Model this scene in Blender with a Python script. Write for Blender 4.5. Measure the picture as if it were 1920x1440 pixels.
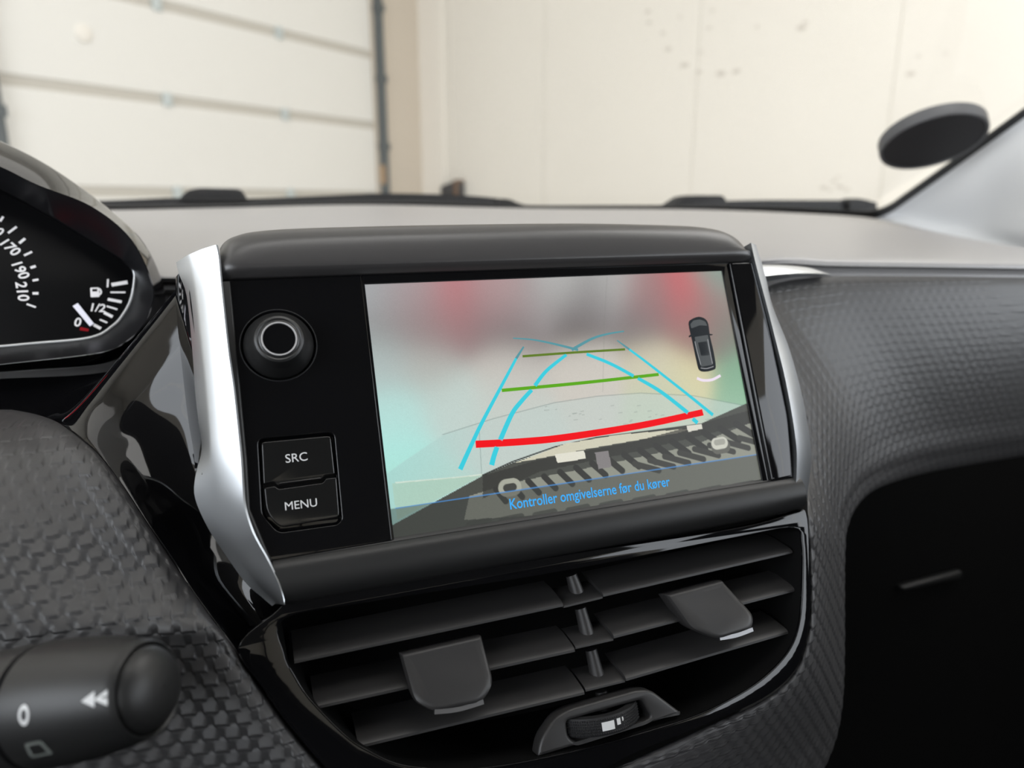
import bpy, bmesh, math, random
import numpy as np
from mathutils import Vector, Matrix
random.seed(7)
for o in list(bpy.data.objects): bpy.data.objects.remove(o, do_unlink=True)
SC = bpy.context.scene
COL = SC.collection
R = math.radians
EYE = Vector((0, 0, 1.2))            # camera stands 1.2 m above the garage floor
YAW, PITCH, FPX = R(20.2), R(-14.3), 1331.0

# ------------------------------------------------------------------ camera
CR = Vector((math.cos(YAW), -math.sin(YAW), 0))
CF = Vector((math.sin(YAW)*math.cos(PITCH), math.cos(YAW)*math.cos(PITCH), math.sin(PITCH)))
CU = CR.cross(CF)
cd = bpy.data.cameras.new('camera'); cam = bpy.data.objects.new('camera', cd); COL.objects.link(cam)
cam.matrix_world = Matrix((CR, CU, -CF)).transposed().to_4x4()
cam.location = EYE
cd.sensor_width = 9.8; cd.lens = FPX/1920*9.8
cd.clip_start = 0.01; cd.clip_end = 60
cd.dof.use_dof = True; cd.dof.focus_distance = 0.262; cd.dof.aperture_fstop = 2.2
SC.camera = cam

# ------------------------------------------------------------------ world, lights, exposure
w = bpy.data.worlds.new('world'); SC.world = w; w.use_nodes = True
w.node_tree.nodes['Background'].inputs[0].default_value = (1, .97, .93, 1)
w.node_tree.nodes['Background'].inputs[1].default_value = 0.05
SC.view_settings.view_transform = 'Standard'
SC.view_settings.look = 'None'
SC.view_settings.gamma = 1
SC.view_settings.use_curve_mapping = False
SC.view_settings.exposure = 0.0
LAMP_POWER = 48
DAYLIGHT = 74

# ------------------------------------------------------------------ measuring helpers
def ray(x, y): return CR*((x-960)/FPX) + CU*((720-y)/FPX) + CF
def W(x, y, Y):                       # point at forward distance Y seen at photo position x,y
    d = ray(x, y); return EYE + d*(Y/d.y)
class Frame:
    def __init__(s, o, u, v, n): s.o, s.u, s.v, s.n = Vector(o), Vector(u).normalized(), Vector(v).normalized(), Vector(n).normalized()
    def w(s, u, v, n=0): return s.o + s.u*(u/1000) + s.v*(v/1000) + s.n*(n/1000)     # mm -> world
    def p(s, x, y, n=0):              # photo position on the plane at height n -> (u, v) mm
        d = ray(x, y); c = s.o + s.n*(n/1000); t = ((c-EYE)@s.n)/(d@s.n); q = EYE+d*t-s.o
        return (q@s.u)*1000, (q@s.v)*1000
    def pw(s, x, y, n=0): return s.w(*s.p(x, y, n), n)
    def mat(s): 
        m = Matrix((s.u, s.v, s.n)).transposed().to_4x4(); m.translation = s.o; return m
T = R(24)
S = Frame(EYE+Vector((.1145, .2390, -.0699)), (1,0,0), (0,math.sin(T),math.cos(T)), (0,-math.cos(T),math.sin(T)))
K = Frame(W(120, 500, .385), (1,0,0), (0,math.sin(T),math.cos(T)), (0,-math.cos(T),math.sin(T)))

def cr(pts, n, closed=False):         # Catmull-Rom through points, n samples per span
    P = [Vector(p) for p in pts]; m = len(P); out = []
    for i in range(m if closed else m-1):
        if closed: a, b, c, d = P[i-1], P[i], P[(i+1) % m], P[(i+2) % m]
        else: a, b, c, d = P[max(i-1,0)], P[i], P[i+1], P[min(i+2,m-1)]
        for k in range(n):
            t = k/n
            out.append(.5*((2*b)+(c-a)*t+(2*a-5*b+4*c-d)*t*t+(3*b-a-3*c+d)*t**3))
    if not closed: out.append(P[-1])
    return out
def net(rows, nu, nv):                # control net -> smooth grid of points
    A = [cr(r, nu) for r in rows]
    B = [cr([A[i][j] for i in range(len(A))], nv) for j in range(len(A[0]))]
    return [[B[j][i] for j in range(len(B))] for i in range(len(B[0]))]

# ------------------------------------------------------------------ materials
def mat(name, col, rough=.5, metal=0, spec=.5, emit=None, es=1, bump=None, coat=0, vary=0, alpha=None):
    m = bpy.data.materials.new(name); m.use_nodes = True; nt = m.node_tree; b = nt.nodes['Principled BSDF']
    b.inputs['Base Color'].default_value = (*col, 1); b.inputs['Roughness'].default_value = rough
    b.inputs['Metallic'].default_value = metal; b.inputs['Specular IOR Level'].default_value = spec
    b.inputs['Coat Weight'].default_value = coat
    if emit: b.inputs['Emission Color'].default_value = (*emit, 1); b.inputs['Emission Strength'].default_value = es
    if bump or vary:
        tc = nt.nodes.new('ShaderNodeTexCoord'); nz = nt.nodes.new('ShaderNodeTexNoise')
        nt.links.new(tc.outputs['Object'], nz.inputs['Vector'])
        nz.inputs['Scale'].default_value = bump[0] if bump else 4; nz.inputs['Detail'].default_value = 3
        if bump:
            bp = nt.nodes.new('ShaderNodeBump'); bp.inputs['Strength'].default_value = bump[1]; bp.inputs['Distance'].default_value = bump[2]
            nt.links.new(nz.outputs['Fac'], bp.inputs['Height']); nt.links.new(bp.outputs['Normal'], b.inputs['Normal'])
        if vary:
            n2 = nt.nodes.new('ShaderNodeTexNoise'); n2.inputs['Scale'].default_value = vary[0]; n2.inputs['Detail'].default_value = 4
            nt.links.new(tc.outputs['Object'], n2.inputs['Vector'])
            mx = nt.nodes.new('ShaderNodeMix'); mx.data_type = 'RGBA'
            mx.inputs[6].default_value = (*[c*(1-vary[1]) for c in col], 1); mx.inputs[7].default_value = (*[min(1, c*(1+vary[1])) for c in col], 1)
            nt.links.new(n2.outputs['Fac'], mx.inputs[0]); nt.links.new(mx.outputs[2], b.inputs['Base Color'])
    return m
def srgb(r, g, b): return tuple(((c/255)/12.92 if c/255 <= .04045 else ((c/255+.055)/1.055)**2.4) for c in (r, g, b))
def glow(name, rgb, s=1.0): 
    return mat(name, (0,0,0), .6, 0, .1, srgb(*rgb), s)
M = {}
M['gloss'] = mat('piano_black', (.003,.003,.0035), .04, 0, .36)
M['soft'] = mat('soft_black', (.034,.032,.032), .36, 0, .6, bump=(2600,.06,.0001))
M['matte'] = mat('matte_black', (.012,.012,.012), .44, 0, .45, bump=(2600,.06,.0001))
M['slat'] = mat('slat_plastic', (.026,.025,.025), .42, 0, .45, bump=(2600,.06,.0001))
M['dash'] = mat('dash_skin', (.30,.292,.292), .38, 0, .6, bump=(1200,.06,.0002))
M['weave'] = mat('weave_skin', (.040,.039,.040), .45, 0, .5, bump=(1800,.12,.0002))
M['silver'] = mat('satin_silver', (.56,.58,.60), .36, 1.0, .5)
M['chrome'] = mat('chrome', (.32,.32,.33), .35, 1.0)
M['dark'] = mat('dark_plastic', (.006,.006,.007), .6, 0, .25)
M['cavity'] = mat('cavity_black', (.003,.003,.003), .8, 0, .1)  # near-black colour stands in for missing light in the recess and footwell
M['visor'] = mat('visor_black', (.006,.006,.007), .28, 0, .2)
M['dial'] = mat('dial_face', (.002,.002,.0025), .4, 0, .12)
M['rubber'] = mat('rubber', (.012,.012,.013), .6, 0, .3)
M['white'] = mat('print_white', (.62,.62,.62), .5)
M['ring'] = mat('knob_ring_grey', (.38,.37,.37), .45)
M['lit_white'] = mat('lit_white', (.5,.5,.5), .5, 0, .3, (.9,.88,.92), .38)
M['needle'] = mat('needle_white', (.6,.6,.65), .4, 0, .3, (.8,.78,.95), .35)
M['red_light'] = mat('red_light', (.2,0,0), .4, 0, .3, (1,.01,.03), 2.5)
M['pillar'] = mat('pillar_trim', (.82,.83,.84), .5, 0, .4, bump=(1200,.08,.0002))
M['frit'] = mat('frit_black', (.004,.004,.004), .4, 0, .4)
M['wiper'] = mat('wiper_black', (.005,.0055,.0065), .55, 0, .3)
M['disc_face'] = mat('disc_face', (.010,.009,.011), .5, 0, .3)
M['disc_rim'] = mat('disc_rim', (.085,.085,.09), .45, 0, .5)
M['headliner'] = mat('headliner_cloth', (.30,.295,.285), .9, bump=(800,.3,.0006))
M['body'] = mat('car_interior_dark', (.02,.02,.02), .7)
M['wall'] = mat('cream_wall', (.80,.765,.695), .55, vary=(1.3,.03), bump=(3,.1,.01))
M['door'] = mat('door_panel', (.80,.785,.74), .5, vary=(.9,.03), bump=(40,.08,.002))
M['seam'] = mat('door_seam', (.55,.52,.46), .6)
M['jamb'] = mat('jamb_shaded', (.62,.55,.46), .6, vary=(2,.05))  # beige, with the shade from this wall's facing put into the colour
M['strip'] = mat('white_strip', (.86,.82,.75), .5)
M['steel'] = mat('track_steel', (.10,.115,.12), .5, .3)
M['hinge'] = mat('hinge_zinc', (.55,.60,.60), .45, .3)
M['orange'] = mat('orange_mark', (.42,.28,.16), .6)
M['concrete'] = mat('concrete', (.42,.40,.37), .7, vary=(2,.15), bump=(30,.3,.004))
M['ceil'] = mat('ceiling_white', (.82,.80,.76), .7)
M['box'] = mat('box_black', (.03,.03,.032), .5)
M['brown'] = mat('box_brown', (.16,.09,.05), .6)
M['stain'] = mat('wall_dent', (.60,.56,.50), .7)
M['btn'] = mat('button_black', (.007,.007,.007), .12, 0, .5)
M['knob'] = mat('knob_black', (.014,.014,.014), .35, 0, .45)
def glass_mat():
    m = bpy.data.materials.new('windshield_glass'); m.use_nodes = True; nt = m.node_tree; nt.nodes.clear()
    o = nt.nodes.new('ShaderNodeOutputMaterial'); t = nt.nodes.new('ShaderNodeBsdfTransparent'); g = nt.nodes.new('ShaderNodeBsdfGlossy')
    t.inputs[0].default_value = (.975,.975,.975,1); g.inputs['Roughness'].default_value = 0.0
    lw = nt.nodes.new('ShaderNodeLayerWeight'); lw.inputs[0].default_value = .5; pw = nt.nodes.new('ShaderNodeMath'); pw.operation = 'POWER'; pw.inputs[1].default_value = 5
    f = nt.nodes.new('ShaderNodeMath'); f.operation = 'MULTIPLY_ADD'; f.inputs[1].default_value = .5; f.inputs[2].default_value = .02
    nt.links.new(lw.outputs['Facing'], pw.inputs[0]); nt.links.new(pw.outputs[0], f.inputs[0]); x = nt.nodes.new('ShaderNodeMixShader')
    nt.links.new(f.outputs[0], x.inputs[0]); nt.links.new(t.outputs[0], x.inputs[1]); nt.links.new(g.outputs[0], x.inputs[2])
    nt.links.new(x.outputs[0], o.inputs[0]); return m
M['glass'] = glass_mat()

# ------------------------------------------------------------------ object helpers
WM = {}
def tag(o, label=None, cat=None, group=None, kind=None):
    if label: o['label'] = label
    if cat: o['category'] = cat
    if group: o['group'] = group
    if kind: o['kind'] = kind
    return o
def thing(name, loc, label, cat, group=None, rot=None):
    o = bpy.data.objects.new(name, None); COL.objects.link(o); o.empty_display_size = .02
    m = rot.copy() if rot else Matrix.Identity(4); m.translation = loc
    o.matrix_world = m; WM[o] = m
    return tag(o, label, cat, group)
def obj(name, verts, faces, m, parent=None, smooth=True, angle=35):
    me = bpy.data.meshes.new(name)
    inv = WM[parent].inverted() if parent else Matrix.Identity(4)
    if not parent:
        c = sum((Vector(v) for v in verts), Vector())/len(verts); c.z = min(v[2] for v in verts)
        inv = Matrix.Translation(-c)
    me.from_pydata([inv @ Vector(v) for v in verts], [], faces)
    bm = bmesh.new(); bm.from_mesh(me); bmesh.ops.recalc_face_normals(bm, faces=bm.faces); bm.to_mesh(me); bm.free()
    me.materials.append(M[m] if isinstance(m, str) else m)
    o = bpy.data.objects.new(name, me); COL.objects.link(o)
    if parent: o.parent = parent; WM[o] = WM[parent]
    else: o.location = c; WM[o] = Matrix.Translation(c)
    if smooth: me.polygons.foreach_set('use_smooth', [True]*len(me.polygons)); me.set_sharp_from_angle(angle=R(angle))
    return o
def grid(name, G, m, parent=None, angle=60, flip=False):
    r, c = len(G), len(G[0]); v = [p for row in G for p in row]
    f = [(i*c+j, i*c+j+1, (i+1)*c+j+1, (i+1)*c+j) for i in range(r-1) for j in range(c-1)]
    return obj(name, v, f, m, parent, True, angle)
def solid(G, d):                       # thick shell from a grid: offsets by vector d, closes the rim
    r, c = len(G), len(G[0]); n = r*c
    v = [p for row in G for p in row] + [p+d for row in G for p in row]
    f = [(i*c+j, i*c+j+1, (i+1)*c+j+1, (i+1)*c+j) for i in range(r-1) for j in range(c-1)]
    f += [tuple(q+n for q in reversed(t)) for t in f]
    rim = [(0,j) for j in range(c)]+[(i,c-1) for i in range(1,r)]+[(r-1,j) for j in range(c-2,-1,-1)]+[(i,0) for i in range(r-2,0,-1)]
    ix = [i*c+j for i, j in rim]
    f += [(ix[k], ix[k]+n, ix[(k+1) % len(ix)]+n, ix[(k+1) % len(ix)]) for k in range(len(ix))]
    return v, f
def loft(name, loops, m, parent=None, cap0=True, cap1=True, angle=35):
    k = len(loops[0]); v = [p for l in loops for p in l]
    f = [(i*k+j, i*k+(j+1) % k, (i+1)*k+(j+1) % k, (i+1)*k+j) for i in range(len(loops)-1) for j in range(k)]
    if cap0: f.append(tuple(range(k-1,-1,-1)))
    if cap1: f.append(tuple(range((len(loops)-1)*k, len(loops)*k)))
    return obj(name, v, f, m, parent, True, angle)
def lathe(name, fr, c, prof, m, parent=None, seg=64, cap0=False, cap1=False, angle=35):   # prof: (n, r) mm about fr.n at (u,v)=c
    L = [[fr.w(c[0]+r*math.cos(2*math.pi*k/seg), c[1]+r*math.sin(2*math.pi*k/seg), n) for k in range(seg)] for n, r in prof]
    return loft(name, L, m, parent, cap0, cap1, angle)
def mesh_from_curve(cu):
    t = bpy.data.objects.new('tmp', cu); COL.objects.link(t); bpy.context.view_layer.update()
    me = bpy.data.meshes.new_from_object(t.evaluated_get(bpy.context.evaluated_depsgraph_get()))
    bpy.data.objects.remove(t); bpy.data.curves.remove(cu)
    vs = [v.co.copy() for v in me.vertices]; fs = [tuple(p.vertices) for p in me.polygons]; bpy.data.meshes.remove(me)
    return vs, fs
def plate(name, fr, outline, n0, n1, m, parent=None, holes=(), bevel=0.3, seg=2, angle=35):   # flat slab in a frame (mm), from n0 up to n1
    cu = bpy.data.curves.new('c', 'CURVE'); cu.dimensions = '2D'; cu.fill_mode = 'BOTH'
    for lp in (outline, *holes):
        s = cu.splines.new('POLY'); s.points.add(len(lp)-1); s.use_cyclic_u = True
        for p, q in zip(s.points, lp): p.co = (q[0], q[1], 0, 1)
    h = (n1-n0)/2; bevel = min(bevel, h*.95)
    cu.extrude = max(h-bevel, 1e-4); cu.bevel_depth = bevel; cu.bevel_resolution = seg; cu.offset = -bevel
    vs, fs = mesh_from_curve(cu)
    mid = (n0+n1)/2
    bm = bmesh.new(); me = bpy.data.meshes.new('t'); me.from_pydata(vs, [], fs); bm.from_mesh(me)
    bmesh.ops.remove_doubles(bm, verts=bm.verts, dist=.002); bm.verts.ensure_lookup_table()
    vs = [v.co.copy() for v in bm.verts]; fs = [tuple(v.index for v in f.verts) for f in bm.faces]; bm.free(); bpy.data.meshes.remove(me)
    return obj(name, [fr.w(v.x, v.y, v.z+mid) for v in vs], fs, m, parent, True, angle)
def rounded(pts, r, seg=5):            # round polygon corners
    out = []; P = [Vector((p[0], p[1])) for p in pts]; m = len(P)
    for i in range(m):
        a, b, c = P[i-1], P[i], P[(i+1) % m]; rr = r[i] if isinstance(r, (list, tuple)) else r
        d1, d2 = (a-b), (c-b); rr = min(rr, d1.length*.45, d2.length*.45); p1, p2 = b+d1.normalized()*rr, b+d2.normalized()*rr
        for k in range(seg+1):
            t = k/seg; out.append(tuple(p1*(1-t)**2+b*2*t*(1-t)+p2*t*t))
    return out
def glyphs(s, shear=0, bold=0):
    cu = bpy.data.curves.new('t', 'FONT'); cu.body = s; cu.size = 1; cu.shear = shear; cu.offset = bold; cu.resolution_u = 4
    vs, fs = mesh_from_curve(cu); return vs, fs
def text(name, s, fr, a, b, m, parent, n=0, hscale=1, thick=.15, shear=0, bold=0):   # text whose baseline runs from photo point a to b
    vs, fs = glyphs(s, shear, bold); x0, x1 = min(v.x for v in vs), max(v.x for v in vs)
    A, B = Vector(fr.p(*a, n)), Vector(fr.p(*b, n)); e = (B-A)/(x1-x0); g = Vector((-e.y, e.x))*hscale
    V = [fr.w(*(A+e*(v.x-x0)+g*v.y), n) for v in vs]
    return obj(name, V, fs, m, parent, False)
def ribbon(name, fr, px, wid, m, parent, n=.3, sm=6, thick=.1):      # strip of given widths (mm) along photo points
    P = [Vector(fr.p(x, y, n)) for x, y in px]; Q = cr(P, sm) if len(P) > 2 else [P[0].lerp(P[1], i/4) for i in range(5)]
    L = []
    for i, q in enumerate(Q):
        d = (Q[min(i+1, len(Q)-1)]-Q[max(i-1, 0)]).normalized(); g = Vector((-d.y, d.x)); t = i/(len(Q)-1)
        h = (wid[0]*(1-t)+wid[1]*t)/2
        a, b = q+g*h, q-g*h
        L.append([fr.w(*a, n), fr.w(*b, n), fr.w(*b, n-thick), fr.w(*a, n-thick)])
    return loft(name, L, m, parent, True, True)
def tube(name, pts, r, m, parent=None, seg=10, caps=True):
    P = [Vector(p) for p in pts]; L = []; rs = r if isinstance(r, (list, tuple)) else [r]*len(P)
    up = Vector((0,0,1))
    for i, p in enumerate(P):
        d = (P[min(i+1, len(P)-1)]-P[max(i-1, 0)]).normalized(); a = d.cross(up)
        if a.length < .05: a = d.cross(Vector((0,1,0)))
        a.normalize(); b = a.cross(d)
        L.append([p+(a*math.cos(2*math.pi*k/seg)+b*math.sin(2*math.pi*k/seg))*rs[i] for k in range(seg)])
    return loft(name, L, m, parent, caps, caps, 50)
def box(name, fr, u0, u1, v0, v1, n0, n1, m, parent=None, bevel=0):     # metres-free box in a frame, mm
    if bevel: return plate(name, fr, rounded([(u0,v0),(u1,v0),(u1,v1),(u0,v1)], bevel, 2), n0, n1, m, parent, bevel=bevel*.5, seg=1)
    v = [fr.w(a, b, c) for c in (n0, n1) for b in (v0, v1) for a in (u0, u1)]
    return obj(name, v, [(0,1,3,2),(4,6,7,5),(0,4,5,1),(2,3,7,6),(0,2,6,4),(1,5,7,3)], m, parent, False)
def structure(o): o['kind'] = 'structure'; return o

# ================================================================== THE GARAGE
def hit(x, y, pt, nrm): d = ray(x, y); return EYE + d*(((pt-EYE)@nrm)/(d@nrm))
A = R(53.3); DW = Vector((math.sin(A), math.cos(A), 0)); DN = Vector((DW.y, -DW.x, 0))      # along the door wall towards the corner; its inward normal
h0 = ray(712, 380); h0.z = 0; D0 = EYE + h0.normalized()*5.75
DF = Frame(Vector((D0.x, D0.y, 0)), DW, (0,0,1), DN)                 # door wall frame, u=0 at the right door track
def du(x, y=300): return DF.p(x, y)[0]
def dv(x, y): return DF.p(x, y)[1]
uc = du(797)                                                           # corner
CW = DF.w(uc, 0)
RF = Frame(CW, DN, (0,0,1), -DW)                                       # right wall frame, u runs out of the corner
def slab(name, fr, u0, u1, v0, v1, n0, n1, m): return structure(box(name, fr, u0, u1, v0, v1, n0, n1, m))
HALL = 3900
uL = du(12); doorR = du(708)
slab('wall_front', DF, doorR+3, uc+200, 0, HALL, -200, 0, 'jamb')
slab('wall_left', DF, -6500, uL-64, 0, HALL, -200, 0, 'door')
rw = slab('wall_right', RF, 0, 7200, 0, HALL, -200, -6, 'wall')
slab('wall_back', RF, 7000, 7200, 0, HALL, -6, 6900, 'wall') 
slab('wall_side', DF, -6700, -6500, 0, HALL, -6, 7100, 'wall')
slab('floor', DF, -6700, uc+200, -200, 0, -200, 7200, 'concrete')
slab('ceiling', DF, -6700, uc+200, HALL, HALL+150, -200, 7200, 'ceil')
# wall cladding panels with fine joints
ue = [0, 1135, 2270, 3405, 4540, 5675, 6990]
for a, b in zip(ue[:-1], ue[1:]):
    o = plate('panel', RF, [(a+3,0),(b-3,0),(b-3,HALL),(a+3,HALL)], -6, 0, 'wall', None, bevel=3, seg=1, angle=8)
    o.parent = rw; o.matrix_parent_inverse = Matrix.Translation(rw.location).inverted()
slab('trim_1', RF, 0, RF.p(836,300)[0], 0, HALL, 0, 40, 'strip')
dents = [(1215,22,9),(1217,42,8),(1243,62,7),(1252,92,10),(1283,122,12),(1313,98,7),(1330,52,7),(1335,20,6),(1352,138,12),(1381,134,11),(1420,50,6),(1503,52,11),(1510,42,7),(1708,138,11),(1722,105,5),(1773,100,5),(1310,135,8),(1275,32,6),
         (1545,352,8),(1562,340,7),(1575,350,9),(1588,356,7),(1555,356,6),(1570,332,5)]
for x, y, r in dents:
    p = RF.p(x, y, 0); k = 2.3*r
    L = [(p[0]+k*1.2*math.cos(t*math.pi/6)*random.uniform(.6,1.15), p[1]+k*.6*math.sin(t*math.pi/6)*random.uniform(.6,1.15)) for t in range(12)]
    o = plate('dent', RF, L, -.5, 1.5, 'stain', None, bevel=.8, seg=1)
    o.parent = rw; o.matrix_parent_inverse = Matrix.Translation(rw.location).inverted()
# sectional door
door = thing('garage_door', DF.w((uL+doorR)/2, 0), 'cream sectional garage door with horizontal seams and steel hinges', 'garage door')
seams = [dv(708, y) for y in (-25, 105, 236, 366)]                     # heights of the seams
step = (seams[0]-seams[3])/3
hs = [seams[3]-step*k for k in range(2, 0, -1)] + list(reversed(seams)) + [seams[0]+step]
zs = [20] + [h for h in hs if h > 250]
slab('wall_lintel', DF, uL-60, doorR, zs[-1]+5, HALL, -200, 0, 'door')
for a, b in zip(zs[:-1], zs[1:]):
    plate('door_panel', DF, [(uL,a+26),(doorR,a+26),(doorR,b-26),(uL,b-26)], -60, -14, 'door', door, bevel=8, seg=2, angle=8)
for h in zs[1:-1]:
    box('seam_strip', DF, uL, doorR, h-27, h+27, -70, -24, 'seam', door)
    for x in (-40, 318, 536):
        u = du(x, 200); hg = box('hinge', DF, u-26, u+26, h-36, h+36, -26, 0, 'hinge', door, bevel=8)
pu = DF.p(157, 62, -10)
lathe('lock_cap', DF, pu, [(-16,44),(-6,42),(-2,36),(-2,15),(0,.5)], 'strip', door, 32, cap1=True)
for u, lab in ((du(716), 'dark steel door track beside the beige wall corner'), (uL-22, 'steel door track at the far left edge of the garage door')):
    t = thing('door_track', DF.w(u, 0), lab, 'track', 'garage door tracks')
    plate('rail', DF, [(u-26,0),(u+26,0),(u+26,3200),(u-26,3200)], -5, 55, 'steel', t, bevel=10)
    for k in range(7): box('bracket', DF, u-34, u+34, 150+k*480, 200+k*480, -4, 62, 'steel', t)
    if u > -100: box('orange_mark', DF, u-34, u-26, dv(712,345), dv(712,310), 10, 56, 'orange', t)
c1 = RF.p(848, 355, 50)
cb = thing('control_box', RF.w(c1[0], c1[1]-90), 'small black control box on the wall beside the white corner strip', 'control box')
plate('housing', RF, rounded([(c1[0]-92,c1[1]-110),(c1[0]+92,c1[1]-110),(c1[0]+92,c1[1]+55),(c1[0]+40,c1[1]+62),(c1[0]-92,c1[1]+25)], 14, 3), 0, 90, 'box', cb, bevel=8)
plate('side_cover', RF, rounded([(c1[0]+50,c1[1]-60),(c1[0]+88,c1[1]-60),(c1[0]+88,c1[1]+75),(c1[0]+50,c1[1]+72)], 8, 3), 5, 98, 'brown', cb, bevel=5)
tube('cable', [RF.w(c1[0]-10, c1[1]+20, 8), RF.w(c1[0]-12, c1[1]+500, 8), RF.w(c1[0]-12, HALL-5, 8)], .006, 'strip', cb)
# daylight windows in the two walls behind the car
def day_window(name, fr, u0, u1, power):
    wn = structure(box(name, fr, u0, u1, 950, 2750, 0, 30, 'strip'))
    box('window_pane', fr, u0+80, u1-80, 1030, 2670, 30, 36, glow('daylight_pane', (235,242,255), .9), wn)
    for k in (1, 2): a = u0+(u1-u0)*k/3; box('window_bar', fr, a-25, a+25, 1030, 2670, 36, 60, 'strip', wn)
    ld = bpy.data.lights.new('daylight', 'AREA'); ld.shape = 'RECTANGLE'; ld.size = (u1-u0)/1000-.2; ld.size_y = 1.6; ld.energy = power; ld.color = (.90,.95,1)
    lo = bpy.data.objects.new('daylight', ld); COL.objects.link(lo)
    up = Vector((0,0,1)); zz = -fr.n; xx = up.cross(zz)
    lm = Matrix((xx, up, zz)).transposed().to_4x4(); lm.translation = fr.w((u0+u1)/2, 1850, 66); lo.matrix_world = lm
day_window('window_2', Frame(DF.w(-6500, 0, 0), DN, (0,0,1), DW), 1700, 4900, DAYLIGHT*1.25)
day_window('window_3', Frame(RF.w(7000, 0, 0), DW, (0,0,1), -DN), -5000, -1600, DAYLIGHT)
# ceiling lamps
for k, (lu, ln, pw) in enumerate([(-5000,1500,.45),(-1500,1500,.2),(-4600,4900,1.3),(-1500,4900,1.3)]):
    lab = ['wide ceiling lamp panel above the left end of the garage door','wide ceiling lamp panel nearest the corner column','wide ceiling lamp panel behind the car on the left','wide ceiling lamp panel behind the car on the right'][k]
    t = thing('ceiling_lamp', DF.w(lu, HALL-60, ln), lab, 'lamp', 'ceiling lamps in the garage')
    box('lamp_housing', DF, lu-1250, lu+1250, HALL-50, HALL, ln-1050, ln+1050, 'ceil', t)
    ld = bpy.data.lights.new('lamp_light', 'AREA'); ld.shape = 'RECTANGLE'; ld.size = 2.4; ld.size_y = 2.0; ld.energy = LAMP_POWER*pw; ld.color = (1,.985,.96)
    lo = bpy.data.objects.new('lamp_light', ld); COL.objects.link(lo); lo.parent = t
    lo.location = (0,0,.003); lo.rotation_euler = (0,0,math.atan2(DW.y, DW.x))

# ================================================================== THE CAR SHELL
def Yb(x): return .85-.30*(x-.1)**2
TG = math.tan(R(28)); GZ0 = -.012
def gz(x, y): return EYE.z+GZ0+TG*(Yb(x)-y)
def G(x, y, lift=0):                    # where the line of sight meets the windshield
    d = ray(x, y); lo, hi = .05, 2.0
    for _ in range(60):
        t = (lo+hi)/2; p = EYE+d*t
        if p.z < gz(p.x, p.y): lo = t
        else: hi = t
    n = Vector((.6*(p.x-.1)*TG, TG, 1)).normalized()
    return EYE+d*lo + n*lift
gx = [-.62+.068*i for i in range(21)]
rows = [[Vector((x, Yb(x)+.03-q*.80*(1-.10*abs(x-.1)), gz(x, Yb(x)+.03-q*.80*(1-.10*abs(x-.1))))) for x in gx] for q in [k/10 for k in range(11)]]
v, f = solid(rows, Vector((0,.002,.004)))
ws = obj('window_1', v, f, 'glass'); structure(ws); ws['label'] = 'clear sloping windshield above the dashboard'
body = thing('car_cabin', (0.1,-.6,0.3), 'dark car cabin shell with light headliner around the dashboard', 'car')
def patch(name, rows, d, m, parent): v, f = solid(rows, Vector(d)); return obj(name, v, f, m, parent, True, 40)
patch('headliner', [[Vector((x, y, 1.2+.43+.05*(1-((x-.1)/.75)**2)+.04*(1-abs(y+.7)/.8))) for x in [-.55+.13*i for i in range(11)]] for y in [.06,-.3,-.7,-1.1,-1.5]], (0,0,.03), 'headliner', body)
for sx in (-.66, .86):
    patch('door_card', [[Vector((sx, y, z)) for y in (-1.5,-.9,-.3,.3,.72)] for z in (.3,.6,.9,1.16)], (math.copysign(.05, sx),0,0), 'body', body)
    patch('center_pillar', [[Vector((sx, y, 1.16)) for y in (-.62,-.45)],[Vector((sx*.9+.01, y, 1.64)) for y in (-.66,-.5)]], (math.copysign(.03, sx),0,0), 'body', body)
patch('rear_seat', [[Vector((x, -1.1, .5)) for x in (-.6,.1,.8)],[Vector((x, -1.35, 1.25)) for x in (-.6,.1,.8)],[Vector((x,-1.4,1.38)) for x in (-.6,.1,.8)]], (0,-.1,0), 'body', body)
patch('tailgate', [[Vector((x, -1.62+.1*abs(x-.1), z)) for x in (-.66,-.3,.1,.5,.86)] for z in (.3,.9,1.5)], (0,-.04,0), 'body', body)
patch('floor_pan', [[Vector((x, y, .3)) for x in (-.64,.1,.84)] for y in (-1.5,-.3,.9)], (0,0,-.03), 'cavity', body)
patch('firewall', [[Vector((x, .84-.25*(x-.1)**2, z)) for x in (-.64,-.3,.1,.5,.84)] for z in (.3,.7,1.16)], (0,.02,0), 'body', body)

for sx, lab in ((-.28,'dark cloth driver seat behind the steering wheel'), (.48,'dark cloth passenger seat facing the glove box')):
    t = thing('front_seat', (sx,-.45,.33), lab, 'seat', 'front seats')
    def sec(c, hw, hd, n=20): return [c+Vector((hw*abs(math.cos(k*2*math.pi/n))**.6*math.copysign(1,math.cos(k*2*math.pi/n)), hd*abs(math.sin(k*2*math.pi/n))**.6*math.copysign(1,math.sin(k*2*math.pi/n)), 0)) for k in range(n)]
    loft('backrest', [sec(Vector((sx,-.42-.3*z,.55+.62*z)), .23*h_, .07*h_) for z, h_ in ((0,.8),(.06,1),(.5,1),(.85,.85),(1,.5))], 'body', t)
    loft('headrest', [sec(Vector((sx,-.72-.08*z,1.19+.2*z)), .12*h_, .045*h_) for z, h_ in ((0,.8),(.1,1),(.8,1),(1,.6))], 'body', t)
    loft('cushion', [sec(Vector((sx,-.2,.42+.14*z)), .25*h_, .27*h_) for z, h_ in ((0,.95),(.7,1),(1,.9))], 'body', t)
sw = thing('steering_wheel', EYE+Vector((-.30,.12,-.25)), 'small black steering wheel in front of the instrument cluster', 'steering wheel')
swf = Frame(EYE+Vector((-.305,.155,-.17)), (1,0,0), (0,.42,.91), (0,-.91,.42))
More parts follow.
